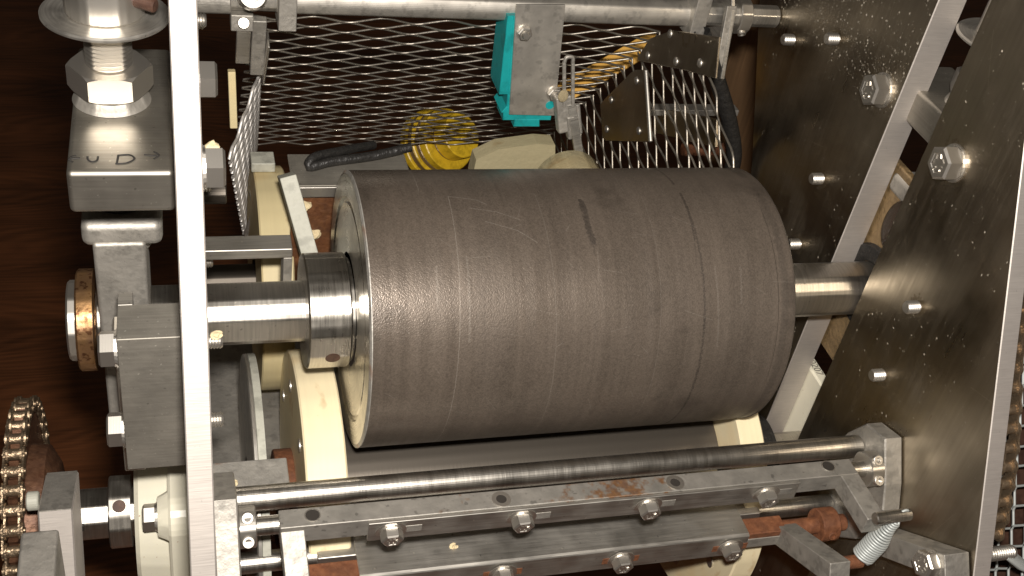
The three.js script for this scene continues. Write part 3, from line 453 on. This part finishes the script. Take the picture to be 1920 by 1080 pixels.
{ // tension spring between the two pins
  const a = onX(1546, 1060, 0.4945).setX(0.5265), b = onX(1640, 971, 0.521).setX(0.5475), L = a.distanceTo(b), d = b.clone().sub(a).normalize(), s1 = UX.clone().cross(d).normalize(), s2 = d.clone().cross(s1);
  const n = 19, pts = [], hook = (c, k, sg) => c.clone();
  pts.push(a.clone().addScaledVector(s1, 0.004), a.clone().addScaledVector(s2, -0.006), a.clone().addScaledVector(d, 0.004));
  for (let k = 0; k <= n * 14; k++) { const t = k / (n * 14), an = t * n * 2 * Math.PI, w = 0.0088 * (1 - 0.6 * ss(0.4, 0.9, t)) * ss(-0.05, 0.03, t + 0.01); pts.push(a.clone().addScaledVector(d, L * (0.1 + 0.76 * t)).addScaledVector(s1, Math.cos(an) * w).addScaledVector(s2, Math.sin(an) * w)); }
  pts.push(b.clone().addScaledVector(d, -0.004), b.clone().addScaledVector(s2, 0.006), b.clone().addScaledVector(d, 0.006), b.clone().addScaledVector(s2, -0.006));
  thing('tension_spring', 'coiled zinc tension spring stretched between the two arm pins', 'spring', null, tube(pts, 0.00115, n * 24, 7), M.zinc);
}
{ // link arm at the foot of the dark plate
  const t = thing('link_arm', 'square steel link arm with hex bolt at the foot of the dark plate', 'link');
  const a = onX(1655, 1012, 0.571), b = onX(1795, 1062, 0.571);
  part('bar', beam(a, b, 0.021, 0.0235, UX), M.cast, t); const u = b.clone().sub(a).normalize(), n = V(1, 0, 0).cross(u).normalize();
  bolt(t, b.clone().addScaledVector(u, -0.016).add(V(-0.012, 0, 0)), V(-1, 0.15, 0.1), 0.0115, 0.009);
  const w = thing('wing_nut', 'grey wing nut on a stud below the hanging chain', 'wing nut'), p = onX(1850, 1040, 0.602), q = onX(1885, 1055, 0.63);
  stud(w, p.clone().add(V(-0.004, 0, 0)), UX, 0.006, 0.03); part('wing', aim(lathe([[0, 0], [0.006, 0.002], [0.009, 0.02], [0.006, 0.04], [0, 0.042]], 20, 'y').scale(1, 1, 0.45), p.clone().add(V(0.016, 0, 0)), V(0.8, -0.5, 0.1)), M.zinc, w);
  const s = thing('stub_plate', 'small grey steel plate standing under the spring', 'plate', null, box(0.548, 0.5655, -0.26, -0.198, 0.158, 0.166), M.cast);
}

// ---------------------------------------------------------------- expanded metal guard on its pivot rod
function strands(map, nU, swd, lenV, lwd, r, vph = 0) {   // strands run along v and touch their neighbours in turn
  const list = [], wave = (q) => { const f = ((q % 1) + 1) % 1, t = f < 0.5 ? f * 2 : 2 - f * 2; return clamp((t - 0.5) * 2.7, -1, 1); };
  for (let k = 0; k < nU; k++) {
    const off = rr(-0.05, 0.05);
    const n = Math.ceil(lenV / lwd * 16), pts = [];
    for (let i = 0; i <= n; i++) { const v = lenV * i / n, sg = k % 2 ? -1 : 1; const u = (k + 0.5 + 0.5 * sg * wave(v / lwd + vph + 0.02 * Math.sin(k * 7.3)) * 0.93 + off * 0.6 + 0.1 * (vn(v * 30, k * 1.7, 64, 64, 171) - 0.5)) * swd; const p = map(u, v); if (p) pts.push(p); }
    if (pts.length > 3) list.push(tube(pts, r, pts.length, 5));
  }
  return merge(list);
}
const GA = 41.5 * Math.PI / 180, gd = V(0, -Math.cos(GA), -Math.sin(GA)), gs = V(0, -Math.sin(0.44), Math.cos(0.44)), G0 = V(0, 0.128, -0.277), GL = 0.056, GR = 0.472;
{
  const t = thing('mesh_guard', 'expanded metal mesh guard hanging behind the grey roller', 'guard');
  const main = strands((u, v) => V(GL + v, 0, 0).add(V(0, G0.y, G0.z)).addScaledVector(gd, u), 33, 0.0128, GR - GL, 0.0655, 0.00125, 0.1);
  part('mesh_panel', main, M.mesh, t);
  // right side panel: hangs from the fold and from the lever plates
  const line = [V(GR, 0.15, -0.178), V(GR, 0.118, -0.285), V(GR, -0.16, -0.535)], l0 = line[0].distanceTo(line[1]), l1 = line[1].distanceTo(line[2]);
  const along = (u) => u < l0 ? line[0].clone().lerp(line[1], u / l0) : line[1].clone().lerp(line[2], (u - l0) / l1);
  part('mesh_panel', strands((u, v) => along(u).addScaledVector(gs, v), Math.floor((l0 + l1) / 0.0128), 0.0128, 0.26, 0.0655, 0.00125, 0.3), M.mesh, t).userData.label = 'right side panel of upright strands';
  // left side panel, flared outwards
  const A = onZ(489, 125, -0.285), B = onZ(481, 275, -0.5), C = onZ(457, 440, -0.36), D = onZ(429, 295, -0.16);
  const nL = 26; part('mesh_panel', strands((u, v) => { const a = A.clone().lerp(B, u / (nL * 0.0128)), b = D.clone().lerp(C, u / (nL * 0.0128)); return a.lerp(b, v / 0.2); }, nL, 0.0128, 0.2, 0.0655, 0.0017, 0.2), M.meshLit, t).userData.label = 'left side panel seen almost edge-on';
  part('corner_tab', tube([onZ(474, 360, -0.3), onZ(477, 392, -0.3), onZ(463, 438, -0.33)], 0.0036, 20, 8), M.cast, t);
  // joining plates with rivets on the right side panel
  const xp = GR - 0.0035, pl = (px, riv) => { const o = part('joining_plate', plateX(yz(xp, px), xp - 0.002, xp, [], 0.0004), M.plate, t); for (const [a, b] of riv) { const p = onX(a, b, xp - 0.002); part('rivet', new THREE.SphereGeometry(0.0046, 14, 8, 0, 6.3, 0, 1.5).scale(1, 0.6, 1).rotateZ(Math.PI / 2).translate(p.x, p.y, p.z), M.bright, o); } return o; };
  pl([[1198, 108], [1222, 72], [1263, 57], [1300, 62], [1352, 70], [1345, 147], [1290, 132], [1200, 114]], [[1257, 63], [1215, 104], [1268, 115], [1313, 118]]);
  pl([[1186, 136], [1196, 131], [1210, 131], [1219, 266], [1140, 264], [1133, 258], [1128, 196], [1140, 182]], [[1194, 151], [1146, 187], [1138, 242], [1198, 245]]);
  part('folded_edge', merge([rod(onX(1211, 132, xp - 0.002), onX(1220, 266, xp - 0.002), 0.0022, 10)]), M.bright, t);
}
// pivot rod and what is clamped on it
const PY = 0.153, PZ = -0.258;
{
  const t = thing('pivot_rod', 'thick dusty steel pivot rod across the top of the mesh guard', 'rod');
  part('core', cylX(PY, PZ, 0.0112, -0.0, 0.5838, 36), M.steel, t);
  part('tube', cylX(PY, PZ, 0.0128, 0.076, 0.498, 48), M.rodDusty, t);
  part('sleeve', cylX(PY, PZ + 0.001, 0.0145, 0.004, 0.036, 40), M.cast, t);
  part('collar', cylX(PY, PZ, 0.0185, 0.536, 0.549, 44), M.bright, t);
  { const p = onX(1374, 64, 0.536); socketScrew(t, V(0.5425, PY - 0.012, PZ + 0.0125), V(0, -0.6, 0.8), 0.0042); }
  const lug = (x0, x1, y0, y1, z0, z1) => part('clamp_lug', box(x0, x1, y0, y1, z0, z1, 0.001), M.cast, t);
  const a = onZ(522, 60, PZ + 0.022), b = onZ(556, 60, PZ + 0.022); lug(a.x, b.x, a.y, PY + 0.03, PZ - 0.016, PZ + 0.021);
  const c = onZ(1291, 74, PZ + 0.022), d = onZ(1318, 74, PZ + 0.022); lug(c.x, d.x, c.y, PY + 0.03, PZ - 0.016, PZ + 0.021);
}
for (const s of [0, 1]) {
  const t = thing('guard_lever', s ? 'forged lever plate joining the rod to the riveted plates, right of the guard' : 'forged lever bracket with rivets at the left end of the guard', 'lever');
  if (s) {
    const x0 = 0.52; part('web', plateX(yz(x0, [[1317, -60], [1317, 75], [1340, 148], [1352, 148], [1372, 20], [1372, -60]]), x0, x0 + 0.004, [], 0.0006), M.steel, t);
    part('rim', beam(onX(1371, 10, x0), onX(1346, 146, x0), 0.006, 0.011, UX), M.cast, t);
  } else {
    const x0 = 0.0615, q = [onZ(487, 35, PZ + 0.012), onZ(481, 136, PZ - 0.004)]; part('rim', beam(q[0], q[1], 0.008, 0.0125, UX), M.cast, t);
    part('web', aim(box(-0.002, 0.002, 0.012, q[0].distanceTo(q[1]) - 0.012, -0.014, -0.001, 0.001), q[0].clone().add(V(-0.006, 0, 0)), q[1].clone().sub(q[0]), UX.clone().negate()), M.steel, t);
    part('side_plate', beam(q[0].clone().add(V(0.008, -0.02, 0)), q[1].clone().add(V(0.006, -0.004, 0)), 0.02, 0.002, UX), M.bright, t);
    const w = onZ(450, 45, PZ + 0.014), v = onZ(476, 45, PZ + 0.014); part('lug', box(w.x - 0.008, v.x, w.y - 0.008, w.y + 0.008, PZ - 0.005, PZ + 0.013), M.cast, t);
    socketScrew(t, V((w.x + v.x) / 2 - 0.003, w.y, PZ + 0.0131), V(0, 0.5, 0.8), 0.0052);
    const h = onZ(473, -6, PZ + 0.03); part('round_head', aim(lathe([[0, 0], [0.0125, 0], [0.0125, 0.005], [0.011, 0.0065], [0.006, 0.0065], [0.005, 0.003], [0, 0.003]], 36, 'y'), h, V(0, 0.6, 0.8)), M.bright, t);
  }
}

// ---------------------------------------------------------------- safety switch, its bracket and key
{
  const z = -0.236, P = (px, py, zz = z) => onZ(px, py, zz), t = thing('safety_switch', 'teal plastic safety switch hanging under the pivot rod', 'switch');
  const poly = (list, z0, z1, m, name, par, b = 0.0008) => { const s = new THREE.Shape(list.map(([a, c]) => { const p = P(a, c, z1); return new THREE.Vector2(p.x, p.y); })); const g = new THREE.ExtrudeGeometry(s, { depth: z1 - z0 - 2 * b, bevelEnabled: true, bevelThickness: b, bevelSize: b, bevelOffset: -b, bevelSegments: 1 }).translate(0, 0, z0 + b); return part(name, uvBox(g), m, par); };
  poly([[962, 30], [1050, 30], [1030, 205], [1000, 208], [940, 212], [950, 200]], z - 0.036, z - 0.0025, M.teal, 'body', t);
  poly([[952, 30], [974, 30], [957, 178], [936, 178]], z - 0.042, z - 0.003, M.teal, 'lid', t);
  poly([[944, 206], [1036, 206], [1033, 226], [943, 226]], z - 0.03, z - 0.003, M.teal, 'foot', t);
  poly([[966, 224], [1012, 224], [1012, 238], [963, 238]], z - 0.026, z - 0.002, M.teal, 'tab', t);
  const b = thing('switch_bracket', 'grimy steel bracket plate with two nuts in front of the teal switch', 'bracket');
  poly([[968, 10], [1060, 10], [1057, 42], [1040, 217], [955, 215]], z - 0.002, z + 0.0008, M.rodDusty, 'plate', b, 0.0003);
  for (const [a, c] of [[982, 60], [1038, 174]]) { const p = P(a, c, z + 0.0008); bolt(b, p, V(0, 0.05, 1), 0.0072, 0.005, M.bright, true, false); stud(b, p.clone().add(V(0, 0, 0.004)), V(0, 0.05, 1), 0.0036, 0.006); }
  { const p = P(1031, 197, z + 0.0009); part('hole', lathe([[0.0045, 0], [0.0045, 0.0004], [0, 0.0004]], 20, 'z').translate(p.x, p.y, p.z), M.teal, b); }
  const k = thing('switch_key', 'slotted steel key bar hanging beside the switch bracket', 'key'), zk = -0.222;
  const A = P(1066, 118, zk), B = P(1092, 330, zk + 0.02);
  for (const o of [-0.0045, 0.0045]) part('rail', beam(A.clone().add(V(o, 0, 0)), P(1066, 200, zk + 0.006).add(V(o, 0, 0)), 0.0035, 0.0032, UX, 0.0006), M.cast, k);
  part('loop', tube([A.clone().add(V(-0.0045, 0, 0)), A.clone().add(V(-0.003, 0.006, 0)), A.clone().add(V(0.003, 0.006, 0)), A.clone().add(V(0.0045, 0, 0))], 0.002, 14, 8), M.cast, k);
  part('blade', beam(P(1071, 195, zk + 0.004), B, 0.004, 0.009, UX, 0.0006), M.steel, k);
  part('clasp', beam(P(1054, 178, zk - 0.002), P(1060, 245, zk + 0.004), 0.012, 0.017, UX, 0.002), M.cast, k);
  part('clasp', beam(P(1068, 215, zk + 0.004), P(1071, 258, zk + 0.006), 0.01, 0.009, UX, 0.002), M.cast, k);
  part('clamp_screw', rod(P(1082, 195, zk + 0.003), P(1087, 250, zk + 0.006), 0.0028), M.rusty, k);
  part('dough_bit', new THREE.IcosahedronGeometry(0.0055, 1).scale(1, 1.3, 0.4).translate(...P(1056, 180, zk + 0.008).toArray()), M.dough, k);
}

// ---------------------------------------------------------------- behind the grey roller
{
  const c = thing('chute', 'grimy steel chute tray behind the left end of the grey roller', 'chute');
  part('tray', box(0.085, 0.197, 0.0185, 0.021, -0.205, -0.1515, 0.0006), M.dusty, c);
  part('lip', box(0.085, 0.197, 0.0095, 0.0205, -0.1512, -0.149, 0.0006), M.bright, c);
  part('rusty_back', box(0.085, 0.197, -0.13, 0.0185, -0.16, -0.157), M.rustPlate, c);
  const d = thing('nylon_disc', 'cream nylon disc rising behind the grey roller, beside the chute', 'disc', null, lathe([[0.03, 0.058], [0.1165, 0.058], [0.118, 0.0595], [0.118, 0.0875], [0.1165, 0.089], [0.03, 0.089]], 96).translate(0, -0.152, -0.235), M.nylonDull);
  const e = thing('nylon_block', 'white nylon block resting on top of the cream disc', 'block', null, box(0.056, 0.0795, -0.037, -0.0265, -0.285, -0.262), M.nylonWhite);
  const f = thing('nylon_strip', 'pale grey nylon strip leaning between cream disc and roller end', 'strip', null, beam(onZ(537, 328, -0.15), onZ(597, 540, -0.1), 0.03, 0.015, UX, 0.001), M.nylonWhite);
  const g = thing('small_post', 'small pale nylon post far left behind the mesh guard', 'post', null, beam(onZ(434, 132, -0.25), onZ(438, 238, -0.24), 0.01, 0.007, UX), M.nylonDull);
  const h = thing('angle_bracket', 'square steel angle bracket reaching from the plate above the shaft', 'bracket');
  part('bar', box(0.0005, 0.0765, 0.0085, 0.0185, -0.081, -0.06, 0.0012), M.steel, h); part('leg', box(0.069, 0.0765, -0.06, 0.0084, -0.081, -0.0605, 0.0008), M.cast, h);
  const i = thing('dark_shaft', 'thin dark shaft behind the left side mesh', 'shaft', null, cylX(-0.012, -0.19, 0.0105, 0.0005, 0.028, 28), M.smoothRoller);
  // yellow stepped knob
  const y = thing('yellow_knob', 'bright yellow stepped plastic knob behind the grey roller', 'knob'), kp = onZ(836, 263, -0.6), kd = V(0.42, 0.6, 0.62);
  let l = 0; for (const [r, w, n] of [[0.05, 0.012, 'base_ring'], [0.0465, 0.01, 'groove'], [0.048, 0.004, 'thin_ring'], [0.044, 0.008, 'groove'], [0.044, 0.014, 'middle_ring'], [0.03, 0.004, 'groove'], [0.031, 0.024, 'top_ring']]) { part(n, aim(lathe([[0, l], [r - 0.001, l], [r, l + 0.001], [r, l + w - 0.0012], [r - 0.0015, l + w], [0, l + w]], 48, 'y', 0.4), kp.clone().addScaledVector(kd.clone().normalize(), -0.04), kd), n === 'groove' ? M.tan : M.yellow, y); l += w; }
  const b = thing('rubber_cable', 'black rubber cable looping over the chute tray', 'cable', null, tube([[770, 276, -0.2], [700, 292, -0.19], [620, 303, -0.18], [578, 312, -0.175], [585, 298, -0.18], [640, 283, -0.2], [700, 272, -0.23]].map(([a, c, z]) => onZ(a, c, z)), 0.0045, 80, 10), M.rubber);
  const ro = thing('nylon_roller', 'half-hidden cream nylon roller behind the middle of the grey roller', 'roller', null, lathe([[0, 0], [0.034, 0], [0.036, 0.003], [0.036, 0.04], [0, 0.04]], 56, 'z').translate(...onZ(1060, 335, -0.2).toArray()), M.nylonGrimy);
  { const p = onZ(900, 330, -0.23), q = onZ(1041, 272, -0.23); thing('nylon_wedge', 'dull cream nylon wedge beside the yellow knob', 'wedge', null, uvBox(new THREE.ExtrudeGeometry(new THREE.Shape([[885, 335], [893, 300], [935, 280], [1008, 270], [1041, 272], [1041, 335]].map(([a, c]) => { const w = onZ(a, c, -0.23); return new THREE.Vector2(w.x, w.y); })), { depth: 0.02, bevelEnabled: false }).translate(0, 0, -0.25)), M.nylonGrimy); }
  thing('amber_belt', 'amber belt slanting behind the mesh guard', 'belt', null, beam(onZ(985, 215, -0.43), onZ(1235, 72, -0.43), 0.004, 0.026, RY.clone().addScaledVector(RX, 0.6)), M.amber);
  // frame members far behind
  thing('cross_bar', 'flat grey cross bar behind the right end of the guard', 'bar', null, box(0.48, 0.62, ...(() => { const p = onZ(1380, 213, -0.33); return [p.y - 0.004, p.y + 0.004]; })(), -0.345, -0.33), M.cast);
  { const p = onZ(1395, 280, -0.3); const t = thing('threaded_rod', 'rusty threaded rod low behind the guard, beside the dark plate', 'rod', null, lathe(threadProf(0.008, 0.07, 0.006), 24, 'x', 0.9).translate(0.545, p.y, p.z), M.rust); }
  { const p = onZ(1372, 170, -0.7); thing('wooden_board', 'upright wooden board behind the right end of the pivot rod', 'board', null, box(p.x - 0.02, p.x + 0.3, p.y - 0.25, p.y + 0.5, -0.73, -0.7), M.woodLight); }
  { const A = [[1316, 60], [1345, 150], [1368, 230], [1376, 300], [1360, 345]].map(([a, c]) => onZ(a, c, -0.23)); thing('rubber_hose', 'thick black hose curving behind the side mesh', 'hose', null, tube(A, 0.0085, 50, 14), M.rubber); }
  { const p = onX(1230, 210, 0.53), q = onX(1330, 270, 0.53); thing('riveted_rail', 'dark riveted rail behind the side mesh', 'rail', null, beam(onX(1228, 225, 0.53), onX(1345, 250, 0.53), 0.03, 0.004, UX), M.plate); }
  const bp = thing('base_tray', 'stained grey steel tray low inside the left plate', 'tray', null, box(0.003, 0.58, -0.285, -0.28, -0.32, -0.06), M.cast);
  // rear roller, only its dark side shows through the guard
  thing('inner_shaft', 'dark round shaft under the mesh guard', 'shaft', null, cylX(-0.16, -0.235, 0.022, 0.001, 0.583, 32), M.smoothRoller);
}
{ // seen through the slot and beyond the dark plate
  const c = thing('belt_guard', 'brown grid guard of thin wires beyond the wing nut', 'guard'), xw = 0.655;
  part('backing', box(xw + 0.02, xw + 0.024, -0.3, 0.1, 0.08, 0.4), M.rustDark, c);
  part('wire_grid', strands((u, v) => V(xw, 0.06 - v, 0.1 + u), 22, 0.009, 0.3, 0.03, 0.0012), M.zinc, c);
}
// ---------------------------------------------------------------- dough bits
{
  const crumb = (p, s, lab) => { const g = new THREE.IcosahedronGeometry(s, 3), q = g.attributes.position; for (let i = 0; i < q.count; i++) { const x = q.getX(i), y = q.getY(i), z = q.getZ(i), k = 0.5 + 0.95 * vn(x / s * 1.9 + 5 + z / s, y / s * 1.9 + z / s * 1.3 + 5, 64, 64, Math.round(p.x * 1e4)); q.setXYZ(i, x * k * 1.2, y * k * 0.7, z * k); } g.computeVertexNormals(); return thing('dough_bit', lab, 'dough', 'bits of dried dough', uvBox(g).translate(p.x, p.y, p.z), M.dough); };
  crumb(onZ(588, 438, -0.155), 0.0052, 'dried dough lump stuck on the rusty panel below the chute lip');
  crumb(onZ(570, 385, -0.155), 0.006, 'smeared dough patch at the edge of the rusty panel');
  crumb(V(0.0065, 0.195, 0.06), 0.0048, 'dried dough lump on the bolt inside the bright plate edge');
  crumb(V(0.0075, 0.066, 0.1), 0.0038, 'dough crumb on the stud inside the bright plate edge');
  crumb(onZ(412, 893, 0.1).setY(-0.0905), 0.004, 'dough crumb on the rusty ledge of the end bracket');
  crumb(onZ(437, 893, 0.1).setY(-0.0905), 0.003, 'smaller round dough crumb near the tip of the rusty ledge');
  crumb(V(onZ(845, 1048, 0.14).x, -0.144, 0.142), 0.0028, 'dough crumb lying on the bent blade sheet');
}
renderer.render(scene, camera);
